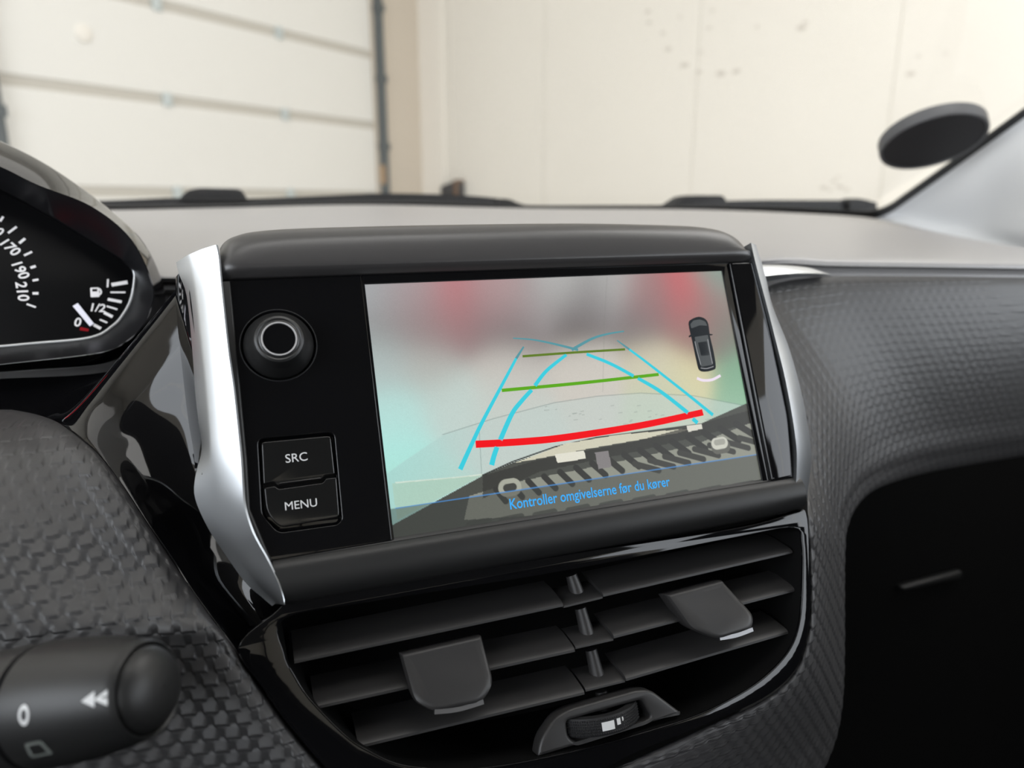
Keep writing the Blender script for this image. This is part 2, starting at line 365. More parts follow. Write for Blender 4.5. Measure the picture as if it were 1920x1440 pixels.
tube('rim', [swf.w(165*math.cos(R(k*6)), 155*math.sin(R(k*6)), 0) for k in range(61)], .014, 'soft', sw, 12, False)
lathe('hub', swf, (0,-5), [(-35,60),(-10,66),(0,60),(6,40),(8,.5)], 'soft', sw, 40, cap0=True)
for a in (8, 172, 270): tube('spoke', [swf.w(55*math.cos(R(a)), 50*math.sin(R(a)), -6), swf.w(160*math.cos(R(a)), 150*math.sin(R(a)), -2)], [.020,.012], 'soft', sw, 10)

# pillar trim on the right with the black glass border beside it
pt = thing('pillar_trim', G(1640,405), 'pale grey windshield pillar trim rising at the right edge', 'pillar trim')
E_ = [(1636,407),(1668,394),(1702,371),(1760,330),(1840,272),(1920,214),(2010,150)]
edge = [G(x, y, -.004) for x, y in E_]
def off(p, dx, dy, dz): return p+Vector((dx,dy,dz))
prow = []
inner = [[(1660,414),(1760,442),(1880,470),(1985,486)], [(1700,405),(1800,432),(1910,462),(2010,482)], [(1738,384),(1835,415),(1935,446),(2040,470)],
         [(1795,346),(1885,382),(1980,420),(2080,450)], [(1872,290),(1950,325),(2040,370),(2140,420)], [(1950,234),(2025,268),(2110,315),(2200,370)], [(2040,170),(2110,205),(2190,250),(2280,300)]]
for p, ins, x in zip(edge, inner, E_):
    yy = p.y; prow.append([p]+[W(ix, iy, yy-dy) for (ix, iy), dy in zip(ins, (.02,.09,.19,.28))])
gp = net(prow, 5, 5)
v, f = solid(gp, Vector((.02,.02,-.004))); obj('trim_shell', v, f, 'pillar', pt, True, 60)
# glass border (frit) follows pillar and cowl
fr_px = [(-160,386,9),(60,388,9),(235,389,8),(450,386,7),(700,380,6),(860,383,6),(1000,388,6),(1150,388,6),(1300,389,7),(1450,393,9),(1560,398,9),(1632,400,10),(1668,388,8),(1702,365,8),(1760,324,8),(1840,266,8),(1920,208,8),(2010,143,8)]
L = []
P3 = cr([(x, y, w_) for x, y, w_ in fr_px], 6)
for i, q in enumerate(P3):
    d = P3[min(i+1,len(P3)-1)]-P3[max(i-1,0)]; d = Vector((d.x,d.y)).normalized(); g = Vector((-d.y,d.x))*q.z*1.0
    L.append([G(q.x-g.x*.8,q.y-g.y*.8,-.001), G(q.x+g.x*1.6,q.y+g.y*1.6,-.001), G(q.x+g.x*1.6,q.y+g.y*1.6,-.003), G(q.x-g.x*.8,q.y-g.y*.8,-.003)])
fo = loft('glass_border', L, 'frit', ws, angle=60)

# parking disc stuck to the glass
dc = G(1744,240,-.010)
dn = -Vector((.6*(dc.x-.1)*TG, TG, 1)).normalized()
du_ = Vector((1,0,0)); du_ = (du_-dn*(du_@dn)).normalized(); dv_ = dn.cross(du_)
DFm = Frame(dc, du_, dv_, dn)
pd = thing('parking_disc', dc, 'round dark parking disc stuck inside the windshield near the pillar', 'parking disc')
lathe('disc_rim', DFm, (0,0), [(-5,40),(-5,48),(-4,50),(6,50),(8,49.4),(8,47.2),(6.8,46.8)], 'disc_rim', pd, 64, cap0=True)
lathe('disc_face', DFm, (0,0), [(6.4,47),(7.2,46),(7.2,30),(7.4,12),(7.4,.4)], 'disc_face', pd, 64, cap1=True)
lathe('suction_pad', DFm, (0,0), [(-8.5,34),(-5,30)], 'rubber', pd, 32, cap0=True, cap1=True)

# wipers outside the glass
def wiper(label, blade, cover, cap, Y):
    t = thing('windshield_wiper', W(*blade[len(blade)//2][:2], Y), label, 'wiper', 'windshield wipers')
    Q = cr([(x, y, h) for x, y, h in blade], 5)
    L = []
    for q in Q:
        a, b = W(q.x, q.y-q.z/2, Y), W(q.x, q.y+q.z/2, Y)
        L.append([a+Vector((0,-.004,0)), a+Vector((0,.006,0)), b+Vector((0,.008,-.004)), b+Vector((0,-.006,-.004))])
    loft('blade', L, 'wiper', t)
    for nm, pl, dd in (('joint_cover', cover, .018), ('end_cap', cap, .012)):
        a = [W(x, y, Y-.010) for x, y in rounded(pl, 9, 3)]; b = [p+Vector((0,dd+.004,0)) for p in a]
        c = sum(a, Vector())/len(a); a0 = [c+(p-c)*.93+Vector((0,-.002,0)) for p in a]
        loft(nm, [a0, a, b], 'wiper', t)
wiper('black windshield wiper lying behind the screen hood on the left', [(160,384,14),(235,382,15),(330,378,14),(460,379,13),(600,374,14),(720,370,15),(850,373,15),(940,379,12),(985,388,5)],
      [(332,376),(352,356),(375,352),(452,354),(466,376)], [(930,377),(938,372),(955,373),(975,382),(984,391),(930,391)], .905)
wiper('black windshield wiper lying toward the right pillar', [(1250,388,6),(1300,385,12),(1400,383,15),(1500,385,20),(1600,388,25),(1640,390,22)],
      [(1252,388),(1282,368),(1300,366),(1358,366),(1366,388)], [(1590,374),(1605,371),(1632,376),(1642,384),(1640,402),(1590,402)], .86)

# ================================================================== DASHBOARD
dash = thing('dashboard', (.1,.35,.8), 'black and grey car dashboard with embossed panels and silver accent', 'dashboard')
far = [(-150,399,.82),(240,394,.83),(450,389,.84),(700,384,.84),(1000,391,.82),(1300,393,.79),(1500,401,.75),(1636,411,.70),(1760,440,.60),(1900,471,.49),(1985,484,.43)]
def wz(x, Y, z): return EYE+Vector((x, Y, z))
crest = [wz(-.30,.44,-.030), wz(-.12,.42,-.032), wz(-.02,.40,-.034), wz(.06,.38,-.035), wz(.14,.36,-.035), wz(.22,.345,-.035), W(1440,475,.335), W(1560,478,.328), W(1720,480,.322), W(1860,484,.318), W(1990,488,.315)]
lip = [p+Vector((0,-.006,-.005)) for p in crest[:6]] + [W(1440,496,.322), W(1560,499,.314), W(1720,501,.308), W(1860,503,.304), W(1990,505,.302)]
under = [p+Vector((0,.002,-.012)) for p in crest[:6]] + [W(1440,508,.326), W(1560,511,.318), W(1720,513,.312), W(1860,515,.308), W(1990,517,.306)]
fw = [W(*p) for p in far]
mid1 = [a.lerp(b,.35)+Vector((0,0,.006)) for a, b in zip(fw, crest)]
mid2 = [a.lerp(b,.75)+Vector((0,0,.005)) for a, b in zip(fw, crest)]
skirt = [p+Vector((0,.004,-.085)) for p in under]
gp = net([[p+Vector((0,.05,-.012)) for p in fw], fw, mid1, mid2, crest, lip, under, skirt], 8, 6)
v, f = solid(gp, Vector((0,.004,-.006))); obj('top_pad', v, f, 'dash', dash, True, 60)

# embossed weave: height of the relief (m) at surface position a (across), b (down), both mm
def weave(a, b, pa=6.5, pb=4.1, h=.0009):
    r = np.floor(b/pb); fb = b/pb-r; x = a/pa+r*.56; fa = x-np.floor(x)
    up = fb*h; dn = (1-fb)*h*1.0-.0003
    k = np.clip((fa-.60)/.05,0,1)*np.clip((1.0-fa)/.05,0,1)
    e = np.clip(fb/.10,0,1)*np.clip((1-fb)/.10,0,1)
    return (up*(1-k)+dn*k)*(.35+.65*e)
def embossed(name, Gp, m, parent, ab, fade, amp=1):
    P = np.array([[tuple(p) for p in row] for row in Gp])
    du = np.gradient(P, axis=1); dv = np.gradient(P, axis=0); N = np.cross(du, dv); N /= np.linalg.norm(N, axis=2, keepdims=True)+1e-12
    view = np.array(EYE)-P; s = np.sign((N*view).sum(2).mean()); N *= s
    a, b = ab(P); P = P + N*(weave(a, b)*fade*amp)[..., None]
    return grid(name, [[Vector(p) for p in row] for row in P], m, parent, 80)

# passenger side panel
ou = [(1060,1482,'S'),(1300,1374,'S'),(1430,1313,'S'),(1490,1260,'S'),(1514,1195,'S'),(1520,1130,'S'),(1518,1040,'S'),(1513,960,'S'),(1512,880,.243),(1496,770,.262),(1466,650,.278),(1442,570,.292),(1446,535,.300),(1545,519,.305),(1700,518,.302),(1830,519,.299),(2000,521,.296)]
inn = [(1470,1520,.20),(1528,1446,.208),(1553,1392,.214),(1566,1340,.218),(1572,1280,.222),(1574,1200,.228),(1574,1110,.234),(1575,1030,.242),(1580,985,.250),(1598,947,.258),(1630,918,.268),(1680,899,.277),(1740,884,.283),(1800,873,.286),(1860,863,.288),(1920,853,.289),(2000,840,.29)]
rowsP = []
for (x0,y0,Y0),(x1,y1,Y1) in zip(ou, inn):
    if Y0 == 'S': Y0 = S.pw(x0, y0, -4).y
    r_ = []
    for t in (0,.06,.2,.4,.6,.8,.93,1.0):
        b = math.sin(math.pi*min(1,t*1.02))**.6*.007 if t > 0 else 0
        e = (.010 if t == 1 else 0)
        r_.append(W(x0+(x1-x0)*t, y0+(y1-y0)*t, Y0+(Y1-.004-Y0)*t-b+e))
    r_.append(r_[-1]+Vector((.004,.05,.004)))
    rowsP.append(r_)
gp = net(rowsP, 30, 26)
gp = [row for row in gp]
rr, cc_ = len(gp), len(gp[0])
fadeP = np.tile(np.clip(np.minimum(np.linspace(0,1,cc_)/.06, (.86-np.linspace(0,1,cc_))/.05),0,1), (rr,1))
embossed('passenger_panel', gp, 'weave', dash, lambda P: (P[...,0]*1000, -P[...,2]*1000+P[...,1]*300), fadeP*np.interp(np.linspace(0,1,rr),[0,.45,.62,1],[.95,.9,.38,.3])[:,None], 1.0)
# silver accent at the dash crease
ac = cr([W(1428,503,.296), W(1450,502,.297), W(1490,503,.299), W(1530,507,.301), W(1552,513,.303)], 5)
acb = cr([W(1428,530,.294), W(1450,526,.295), W(1490,520,.297), W(1530,517,.299), W(1552,516,.301)], 5)
L = [[a+Vector((0,.006,.001)), a, a.lerp(b,.5)+Vector((0,-.003,0)), b, b+Vector((0,.012,0))] for a, b in zip(ac, acb)]
loft('accent_strip', L, 'silver', dash, angle=50)
# glove box and shelf below
gb = Frame(EYE+Vector((.42,.40,-.30)), (1,0,0), (0,.12,1), (0,-1,.12))
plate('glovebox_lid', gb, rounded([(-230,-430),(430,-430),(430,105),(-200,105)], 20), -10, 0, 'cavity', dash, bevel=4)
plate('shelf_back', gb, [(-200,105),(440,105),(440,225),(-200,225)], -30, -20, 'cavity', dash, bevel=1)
gh = [gb.p(1685,1098,4), gb.p(1800,1068,4), gb.p(1800,1082,4), gb.p(1690,1106,4)]
plate('lid_handle', gb, rounded(gh, 2.5, 3), 0, 7, 'matte', dash, bevel=2)

# left lower panel
bx = [(768,20,.337),(785,92,.311),(802,124,.296),(826,156,.284),(852,184,.274),(900,222,.263),(990,281,.250),(1080,341,.239),(1165,400,'S'),(1215,440,'S'),(1290,490,'S'),(1360,541,'S'),(1430,600,'S'),(1510,668,'S')]
YL = [.337,.315,.302,.291,.282,.270,.252,.240,.231,.227,.222,.219,.217,.215]
rowsL = []
for (y, xb, Yb_), yl in zip(bx, YL):
    if Yb_ == 'S': Yb_ = S.pw(xb, y, -5).y
    r_ = []
    for t in (0,.35,.7,.88,.96,1.0):
        x = -140+(xb+140)*t
        Yv = yl+(Yb_-yl)*t**2 - (.004*math.sin(math.pi*t) if t < .97 else 0) - (.0035 if .85 < t < .97 else 0)
        r_.append(W(x, y+(0 if t > .5 else 0), Yv))
    r_.append(r_[-1]+Vector((-.006,.02,-.004)))
    rowsL.append(r_)
gp = net(rowsL, 44, 26)
rr, cc_ = len(gp), len(gp[0])
tt = np.linspace(0,1,cc_); fd = np.clip((.80-tt)/.10,.0,1)
embossed('lower_panel', gp, 'weave', dash, lambda P: (P[...,0]*1000, -P[...,2]*1000*.95-P[...,1]*200), np.tile(fd,(rr,1))*np.interp(np.linspace(0,1,rr),[0,.15,.3,.5,1],[0,.25,.45,1,1])[:,None], 1.0)

# piano black fascia between cluster, screen and vent
fa = [(500,1302,'S'),(440,1217,'S'),(340,1082,.240),(280,992,.250),(220,902,.263),(182,854,.274),(150,824,.284),(118,802,.297),(88,788,.312),(56,778,.331),(0,771,.338),(-120,768,.340)]
fb = [(515,1285,'S'),(520,1200,'S'),(490,1095,'S'),(425,965,.260),(392,850,.270),(380,740,.279),(362,620,.288),(332,540,.305),(302,650,.330),(200,697,.357),(0,710,.362),(-120,716,.364)]
rowsF = []
for (x0,y0,Y0),(x1,y1,Y1) in zip(fa, fb):
    if Y0 == 'S': Y0 = S.pw(x0, y0, -5).y
    if Y1 == 'S': Y1 = S.pw(x1, y1, -20).y
    r_ = []
    for t in (0,.25,.5,.75,1): r_.append(W(x0+(x1-x0)*t, y0+(y1-y0)*t, Y0+(Y1-Y0)*t+.004*math.sin(math.pi*t)))
    r_.insert(0, r_[0]+Vector((-.002,.012,-.006)))
    rowsF.append(r_)
gp = net(rowsF, 10, 10); v, f = solid(gp, Vector((.004,.008,-.006))); obj('gloss_fascia', v, f, 'gloss', dash, True, 70)

# ================================================================== INSTRUMENT CLUSTER
cl = thing('instrument_cluster', K.w(-40,-90,-30), 'round gloss black instrument cluster with white speed numerals and fuel gauge', 'instrument cluster')
L0 = [(253,520),(247,560),(232,590),(212,612),(170,634),(60,645),(-60,655),(-200,650),(-320,560),(-330,450),(-220,350),(-80,325),(0,352),(90,400),(180,455),(235,490)]
L1 = [(285,535),(281,580),(265,612),(238,638),(190,660),(60,676),(-60,686),(-210,680),(-350,570),(-370,430),(-240,300),(-80,285),(0,314),(70,348),(170,388),(245,450)]
L2 = [(309,545),(305,595),(286,632),(250,660),(190,684),(60,695),(-60,702),(-215,700),(-370,580),(-400,410),(-260,250),(-80,235),(0,264),(95,313),(200,388),(272,458)]
def kl(L, n, sc=1):
    ns = [n+(14*f_ if n < 0 else 0) for f_ in (.5,.8,1,1,1,1,1,1,1,.6,0,0,0,0,0,.15)] if (L is L2 and n > -40) else [n]*16
    P3 = cr([(*K.p(x, y, m_), m_) for (x, y), m_ in zip(L, ns)], 6, True); c3 = sum(P3, Vector((0,0,0)))/len(P3)
    return [K.w(c3.x+(p.x-c3.x)*sc, c3.y+(p.y-c3.y)*sc, p.z) for p in P3]
loft('visor', [kl(L0,-1,.985), kl(L0,0), kl(L0,1), kl(L1,13), kl(L1,14,1.008)], 'visor', cl, False, False, 40)
loft('hood_bezel', [kl(L1,13.5,1.0), kl(L1,15,1.01), kl(L2,-6,.99), kl(L2,-10,1.0), kl(L2,-15,1.0), kl(L2,-80,.97)], 'gloss', cl, False, False, 40)
W0 = cr([K.p(x, y, 0) for x, y in L0], 6, True); cW = sum(W0, Vector((0,0)))/len(W0)
plate('dial_face', K, [tuple(cW+(p-cW)*1.06) for p in W0], -16, -12, 'dial', cl, bevel=.3)
loft('dial_wall', [[K.w(*(cW+(p-cW)*1.0), -.5) for p in W0], [K.w(*(cW+(p-cW)*1.03), -12.5) for p in W0]], 'dial', cl, False, False)
# bright bead around the lower right of the window
bd = cr([K.p(x, y, .6) for x, y in [(240,488),(250,505),(253,522),(247,560),(232,590),(212,612),(170,634),(60,645),(-60,655),(-160,656)]], 6)
tube('window_bead', [K.w(*p, .6) for p in bd], [.0004+.0006*min(1, i/18) for i in range(len(bd))], 'silver', cl)
DN_ = -11.7
def dial_text(s, c, ang, hpx, nm='numeral', shear=.1, m='lit_white'):
    vs, fs = glyphs(s, shear, .02); x0, x1 = min(v.x for v in vs), max(v.x for v in vs); y0, y1 = min(v.y for v in vs), max(v.y for v in vs)
    C = Vector(K.p(*c, DN_)); h = hpx*.385/1.2; k = h/(y1-y0)*.92
    e = Vector((math.cos(ang), math.sin(ang))); g = Vector((-e.y, e.x))
    return obj(nm, [K.w(*(C+e*(v.x-(x0+x1)/2)*k+g*(v.y-(y0+y1)/2)*k), DN_) for v in vs], fs, m, cl, False)
dial_text('150', (-12,428), R(-42), 16); dial_text('170', (20,464), R(-48), 16); dial_text('190', (39,507), R(-66), 16); dial_text('210', (42,546), R(-84), 16)
def tick(a, b, w_, nm='tick', m='lit_white'): return ribbon(nm, K, [a, b], (w_*.2, w_*.2), m, cl, DN_+.05, thick=.12)
for a, b, w_ in [((0,415),(6,406),5),((15,437),(31,425),5),((36,456),(47,447),6),((45,479),(60,472),5),((57,502),(67,499),6),((61,526),(72,524),5),((61,550),(72,550),6),((50,570),(67,576),4),
                 ((209,534),(239,529),9),((207,548),(235,548),4),((202,561),(228,566),7),((200,574),(220,580),4),((195,586),(211,594),7),((187,599),(201,605),4),((176,609),(189,616),7)]: tick(a, b, w_)
dial_text('1', (202,531), R(0), 14); dial_text('1/2', (184,577), R(-8), 14); dial_text('0', (146,604), R(-8), 15)
pk = K.p(181, 548, DN_)
pump = rounded([(-2.6,-2.4),(1.2,-2.4),(1.2,2.4),(-2.6,2.4)], .5, 3)
plate('pump_icon', K, [(pk[0]+a, pk[1]+b) for a, b in pump], DN_-.1, DN_+.1, 'lit_white', cl, holes=([(pk[0]-1.8,pk[1]+.4),(pk[0]+.4,pk[1]+.4),(pk[0]+.4,pk[1]+1.7),(pk[0]-1.8,pk[1]+1.7)],), bevel=.03)
ribbon('pump_hose', K, [(185,553),(189,550),(189,545),(186,541)], (.8,.8), 'lit_white', cl, DN_+.05, thick=.1)
ribbon('needle', K, [(141,571),(172,609)], (2.6,2.2), 'needle', cl, -9, thick=.8)
ribbon('warning_light', K, [(150,616),(166,619)], (1.6,1.2), glow('dim_red', (150,20,30), .8), cl, DN_+.05, thick=.1)
# red lit gauge ring in the part of the dial left of the view
rg = [K.w(-75+34*math.cos(t), 2+34*math.sin(t), -10) for t in [R(200+k*8) for k in range(19)]]
tube('gauge_light_ring', rg, .0012, 'red_light', cl)
loft('steering_hood_base', [kl(L2,-40,.93), kl(L2,-100,.9)], 'soft', cl, True, True, 40)

# ================================================================== INFOTAINMENT UNIT
iu = thing('infotainment_unit', S.w(-14,-60,-20), 'infotainment unit with reversing camera screen, knob and SRC MENU buttons between silver trims', 'infotainment unit', rot=S.mat())
def Pn(L, n): return [S.p(x, y, n) for x, y in L]
# housing body behind everything
hb = [(-121,50),(-121,-28),(-114,-47),(-112,-56),(86,-56),(90,-45),(93,-10),(90,50)]
plate('housing', S, rounded(hb, 3), -60, -2.5, 'dark', iu, bevel=1)
# top hood
uc_ = [-123.2,-121.5,-118,-110,-90,-40,15,60,75,83,88,91.5]
tv = [4.6+q for q in [59.5,61.8,63.8,65.6,66.6,67.2,67.2,65.8,64.6,62.8,60,56]]
rowsH = []
for (a_, b_) in [(None,(48.9,-3)),(None,(48.9,.8)),(None,(49.4,2.2)),(None,(51,4.0)),(None,(53.2,4.5)),(-10.5,3.6),(-6.8,1.6),(-3.8,-1.6),(-1.6,-6),(-.2,-12),(.3,-19),(-.3,-32),(-3,-65)]:
    r_ = []
    for u, t in zip(uc_, tv):
        endf = min(1, (u+124)/6, (93-u)/9)
        if a_ is None: vv, nn = b_
        else: vv, nn = t+a_, b_
        nn2 = nn-(1-endf)**2*3 if nn > -3 else nn
        r_.append(S.w(u, vv, nn2))
    rowsH.append(r_)
gp = net(rowsH, 5, 5); v, f = solid(gp, Vector((0,.003,-.0012))); obj('top_hood', v, f, 'soft', iu, True, 60)
# lower bar
rowsB = []
ub = [-115.2,-114,-111,-100,-70,-20,30,70,84,90,93.5]
for vv, nn in [(-45.2,-3),(-45.2,1.0),(-45.9,2.4),(-48,3.8),(-52,4.4),(-56,3.6),(-58.8,1.4),(-60.0,-2),(-60.2,-8),(-59.5,-20)]:
    rowsB.append([S.w(u+(0 if vv > -50 else (2.9 if u < -110 else 0))*min(1,(-vv-45)/14), vv+(1.2*max(0,(u-60)/33) if vv < -54 else 0), nn) for u in ub])
gp = net(rowsB, 5, 5); v, f = solid(gp, Vector((0,.003,.0008))); obj('lower_bar', v, f, 'matte', iu, True, 60)
# left control panel with pocket for buttons and knob hole
panel = rounded([(-122.3,48.6),(-76.9,48.9),(-76.6,-45.0),(-116.2,-45.6),(-121.8,-28)], [1,.6,.6,1,6])
pocket = rounded(Pn([(484,824),(626,811),(641,974),(634,983),(522,999),(492,966)], 1), [2,2,2,1,2,2], 4)
kc = S.p(523, 647, 1)
hole = [(kc[0]+12.1*math.cos(t*math.pi/24), kc[1]+12.1*math.sin(t*math.pi/24)) for t in range(48)]
plate('control_panel', S, panel, -2, 1, 'gloss', iu, holes=(pocket, hole), bevel=.5, seg=3)
plate('panel_chamfer', S, rounded([(-123.4,48.2),(-120.6,48.2),(-120.2,-12),(-120.6,-28),(-115.5,-45.4),(-117.6,-45.4),(-123,-29),(-122.6,-10)], .4), -2, 1.8, 'matte', iu, bevel=.7)
# screen surround and right column
scr = [(-76,-45.5),(76,-45.5),(76,45.5),(-76,45.5)]
plate('screen_surround', S, [(-76.8,-46),(80,-46),(80,49),(-76.8,49)], -1.5, .7, 'gloss', iu, holes=(scr,), bevel=.15)
plate('right_column', S, rounded([(79.6,-45.3),(90.5,-45.3),(94,-20),(93.5,20),(91.5,48.8),(79.6,48.8)], [.8,1,4,8,1,.8]), -2, 2.2, 'gloss', iu, bevel=1.2, seg=3)
# silver trims (ridge in the middle, inner edge flush with the hood)
sL = [((408,458),(352,478),(330,492)),((413,480),(358,500),(336,515)),((417,527),(368,560),(350,555)),((430,650),(378,660),(360,650)),((440,720),(386,740),(366,735)),((448,790),(390,800),(372,790)),
      ((455,860),(392,842),(378,842)),((458,905),(394,885),(366,895)),((462,950),(399,940),(366,935)),((478,1000),(407,988),(390,990)),((505,1050),(436,1036),(424,1042)),((524,1092),(470,1082),(460,1092)),((533,1122),(499,1113),(490,1119)),((534,1134),(518,1131),(510,1136))]
L = []
nb = [-4]*7+[-5,-6.5,-8,-7.5,-5.5,-3.5,-1.5]; nc = [-11]*8+[-12,-12,-11,-8,-5.5,-3]
for (a, b, c), b_n, c_n in zip(sL, nb, nc):
    A_, B_, C_ = S.pw(*a, 4.6), S.pw(*b, b_n), S.pw(*c, c_n)
    A0 = S.w(*S.p(*a, 4.6), -14)-S.u*.003
    L.append([A0, A_-S.n*.0006, A_.lerp(B_,.06), A_.lerp(B_,.5)+S.n*.0006, B_.lerp(A_,.08)+S.n*.0001, B_.lerp(C_,.10), C_, C_-S.n*.003+S.u*.001])
Ls = [cr([l[k] for l in L], 4) for k in range(8)]
loft('side_trim', [[Ls[k][i] for k in range(8)] for i in range(len(Ls[0]))], 'silver', iu, angle=30)
sR = [((1408,455),(1418,466)),((1414,482),(1428,492)),((1421,510),(1437,525)),((1437,570),(1449,575)),((1455,640),(1477,645)),((1470,700),(1495,705)),((1482,760),(1509,765)),((1490,810),(1519,825)),((1494,850),(1521,865)),((1493,900),(1517,905)),((1491,932),(1512,938)),((1492,940),(1506,943))]
L = []
for a, b in sR:
    A_, B_ = S.pw(*a, 3.6), S.pw(*b, -6)
    A0 = S.w(*S.p(*a, 3.6), -9)
    L.append([A0, A_, A_.lerp(B_,.12)+S.n*.0004, A_.lerp(B_,.55)+S.n*.0014, B_, B_-S.n*.003-S.u*.001])
Ls = [cr([l[k] for l in L], 4) for k in range(6)]
loft('side_trim', [[Ls[k][i] for k in range(6)] for i in range(len(Ls[0]))], 'silver', iu, angle=30)
# gloss cheek on the left flank of the unit
ck = [((345,512),(329,520)),((356,600),(331,600)),((366,690),(340,690)),((374,780),(352,790)),((381,840),(362,850)),((372,890),(366,905))]
rowsC = []
for a, b in ck: rowsC.append([S.pw(a[0]+6, a[1], -8), S.pw((a[0]+b[0])/2, a[1], -22), S.pw(*b, -42), S.pw(b[0]-1, b[1], -70)])
gp = net(rowsC, 5, 5); v, f = solid(gp, Vector((.004,.001,0))); obj('flank_cheek', v, f, 'gloss', iu, True, 60)
# knob
kb = lathe('volume_knob', S, kc, [(-2,11.4),(.6,11.4),(1.6,11.2),(4.5,9.6),(7.0,8.6),(8.8,8.1),(9.6,7.7),(9.9,7.0),(9.7,6.5)], 'knob', iu, 72)
lathe('recess_ring', S, kc, [(1.0,12.6),(1.15,12.2),(.4,12.0),(-1.9,11.9)], 'dark', iu, 72)
lathe('knob_cap', S, kc, [(8.6,6.55),(9.7,6.4),(10.0,5.9),(9.9,5.2)], 'knob', kb, 64)
lathe('knob_ring', S, kc, [(9.8,5.75),(10.25,5.65),(10.25,5.2),(9.8,5.1)], 'ring', kb, 64)
lathe('knob_face', S, kc, [(9.7,5.15),(9.9,5.0),(9.95,3),(9.95,.2)], 'gloss', kb, 64, cap1=True)
# buttons
b1 = rounded(Pn([(490,829),(620,817),(628,889),(608,892),(604,899),(520,911),(514,904),(494,908)], 1), [1.2,1.2,.5,.6,.6,.6,.6,.5], 4)
b2 = rounded(Pn([(495,915),(516,911),(522,917),(606,905),(611,897),(631,895),(637,970),(525,990),(500,962)], 1), [.6,.6,.6,.6,.6,.6,1.5,2,3], 4)
plate('pocket_floor', S, [( (p[0]-kc[0])*1.01+kc[0], p[1]) for p in pocket], -2.4, -1.8, 'gloss', iu, bevel=.1)
q1 = plate('source_button', S, b1, -1.8, 1.15, 'btn', iu, bevel=.45, seg=3)
q2 = plate('menu_button', S, b2, -1.8, 1.15, 'btn', iu, bevel=.45, seg=3)
plate('button_bar', S, rounded(Pn([(523,905),(601,895),(602,898),(524,908)], 1), .4, 3), -1.8, 1.3, 'btn', iu, bevel=.3)
text('lettering', 'SRC', S, (536,868), (577,863), 'white', q1, 1.25, .98)
text('lettering', 'MENU', S, (535,957), (595,949), 'white', q2, 1.25, 1.0)

# ---- display: the picture the reversing camera shows
NU, NV = 600, 360
uu, vv = np.meshgrid(np.linspace(-76,76,NU), np.linspace(45.5,-45.5,NV))
smp = [(785,545,172,150,152),(915,560,170,140,142),(900,600,128,115,115),(790,590,150,132,132),(1235,575,140,112,112),(1335,570,150,130,126),(1325,600,132,116,112),(1000,570,158,152,152),(1110,565,140,136,136),(690,545,165,170,172),(760,548,162,156,158),(850,558,198,116,122),(850,595,156,118,120),(940,548,178,152,152),(1050,540,180,180,178),(1150,530,174,174,172),(1215,548,165,128,128),(1285,548,204,100,106),(1290,585,178,104,106),(1340,520,135,155,145),
 (720,612,140,140,140),(800,612,138,122,122),(960,612,116,108,108),(1080,600,98,90,90),(1200,602,122,115,115),(1290,622,148,118,112),(1355,622,120,126,115),
 (715,680,176,190,188),(800,680,180,182,176),(950,690,196,191,184),(1100,690,202,197,188),(1230,685,206,199,176),(1285,708,214,206,164),(1390,712,128,170,140),
 (740,780,180,220,214),(850,765,192,208,202),(950,760,196,203,196),(1250,740,190,200,172),(1392,775,150,188,160),(740,865,172,230,222),(760,925,172,216,200)]
sx = np.array([S.p(a, b) for a, b, *_ in smp]); sc_ = np.array([srgb(*c) for _, _, *c in smp])
wsum = np.zeros(uu.shape); img = np.zeros((*uu.shape, 3))
for (a, b), c in zip(sx, sc_):
    k = np.exp(-((uu-a)**2+(vv-b)**2)/(2*7.5**2))+1e-9; wsum += k; img += k[..., None]*c
img /= wsum[..., None]
def curve_v(px):                        # v of a photo polyline as a function of u
    P = np.array([S.p(*q) for q in px]); return np.interp(uu, P[:,0], P[:,1])
def mixc(mask, c, a=1.0):
    global img; k = (np.clip(mask,0,1)*a)[..., None]; img = img*(1-k)+np.array(srgb(*c))*k
def inpoly(px):
    P = np.array([S.p(*q) for q in px]); r = np.zeros(uu.shape, bool); j = len(P)-1
    for i in range(len(P)):
        xi, yi, xj, yj = *P[i], *P[j]
        r ^= ((yi > vv) != (yj > vv)) & (uu < (xj-xi)*(vv-yi)/(yj-yi+1e-9)+xi); j = i
    return r.astype(float)
def stroke(px, wmm, c, a=1.0):
    P = np.array([S.p(*q) for q in px]); d = np.full(uu.shape, 1e9)
    for i in range(len(P)-1):
        e = P[i+1]-P[i]; t = np.clip(((uu-P[i,0])*e[0]+(vv-P[i,1])*e[1])/(e@e),0,1)
        d = np.minimum(d, np.hypot(uu-P[i,0]-t*e[0], vv-P[i,1]-t*e[1]))
    mixc((wmm/2-d)/.2+.5, c, a)
arc = [(728,885),(760,862),(830,815),(925,785),(1040,755),(1120,743),(1200,737),(1300,742),(1420,765)]
fl = np.clip((curve_v(arc)-vv)/.5,0,1); tt_ = (uu+76)/152
mixc(fl, (188,203,198), .55); mixc(fl*(tt_ < .25)*(1-tt_/.25), (150,212,206), .5)
stroke(arc[2:], .28, (120,140,138), .7)
rn = np.random.RandomState(3)
for _ in range(26):
    x, y = rn.uniform(1000,1330), rn.uniform(760,800); stroke([(x,y),(x+rn.uniform(2,9),y-1)], .3, (130,140,135), .5)
stroke([(1138,520),(1133,600),(1130,735)], .25, (120,120,115), .35); stroke([(898,800),(903,890)], .25, (110,130,128), .6)
stroke([(742,905),(850,896),(903,890)], .5, (215,225,210), .8)
mixc(inpoly([(735,907),(905,891),(745,975)]), (170,198,176), .6)
mixc(inpoly([(905,892),(960,868),(1060,835),(1180,812),(1310,796),(1425,745),(1435,920),(735,1030),(735,985)]), (70,72,66))
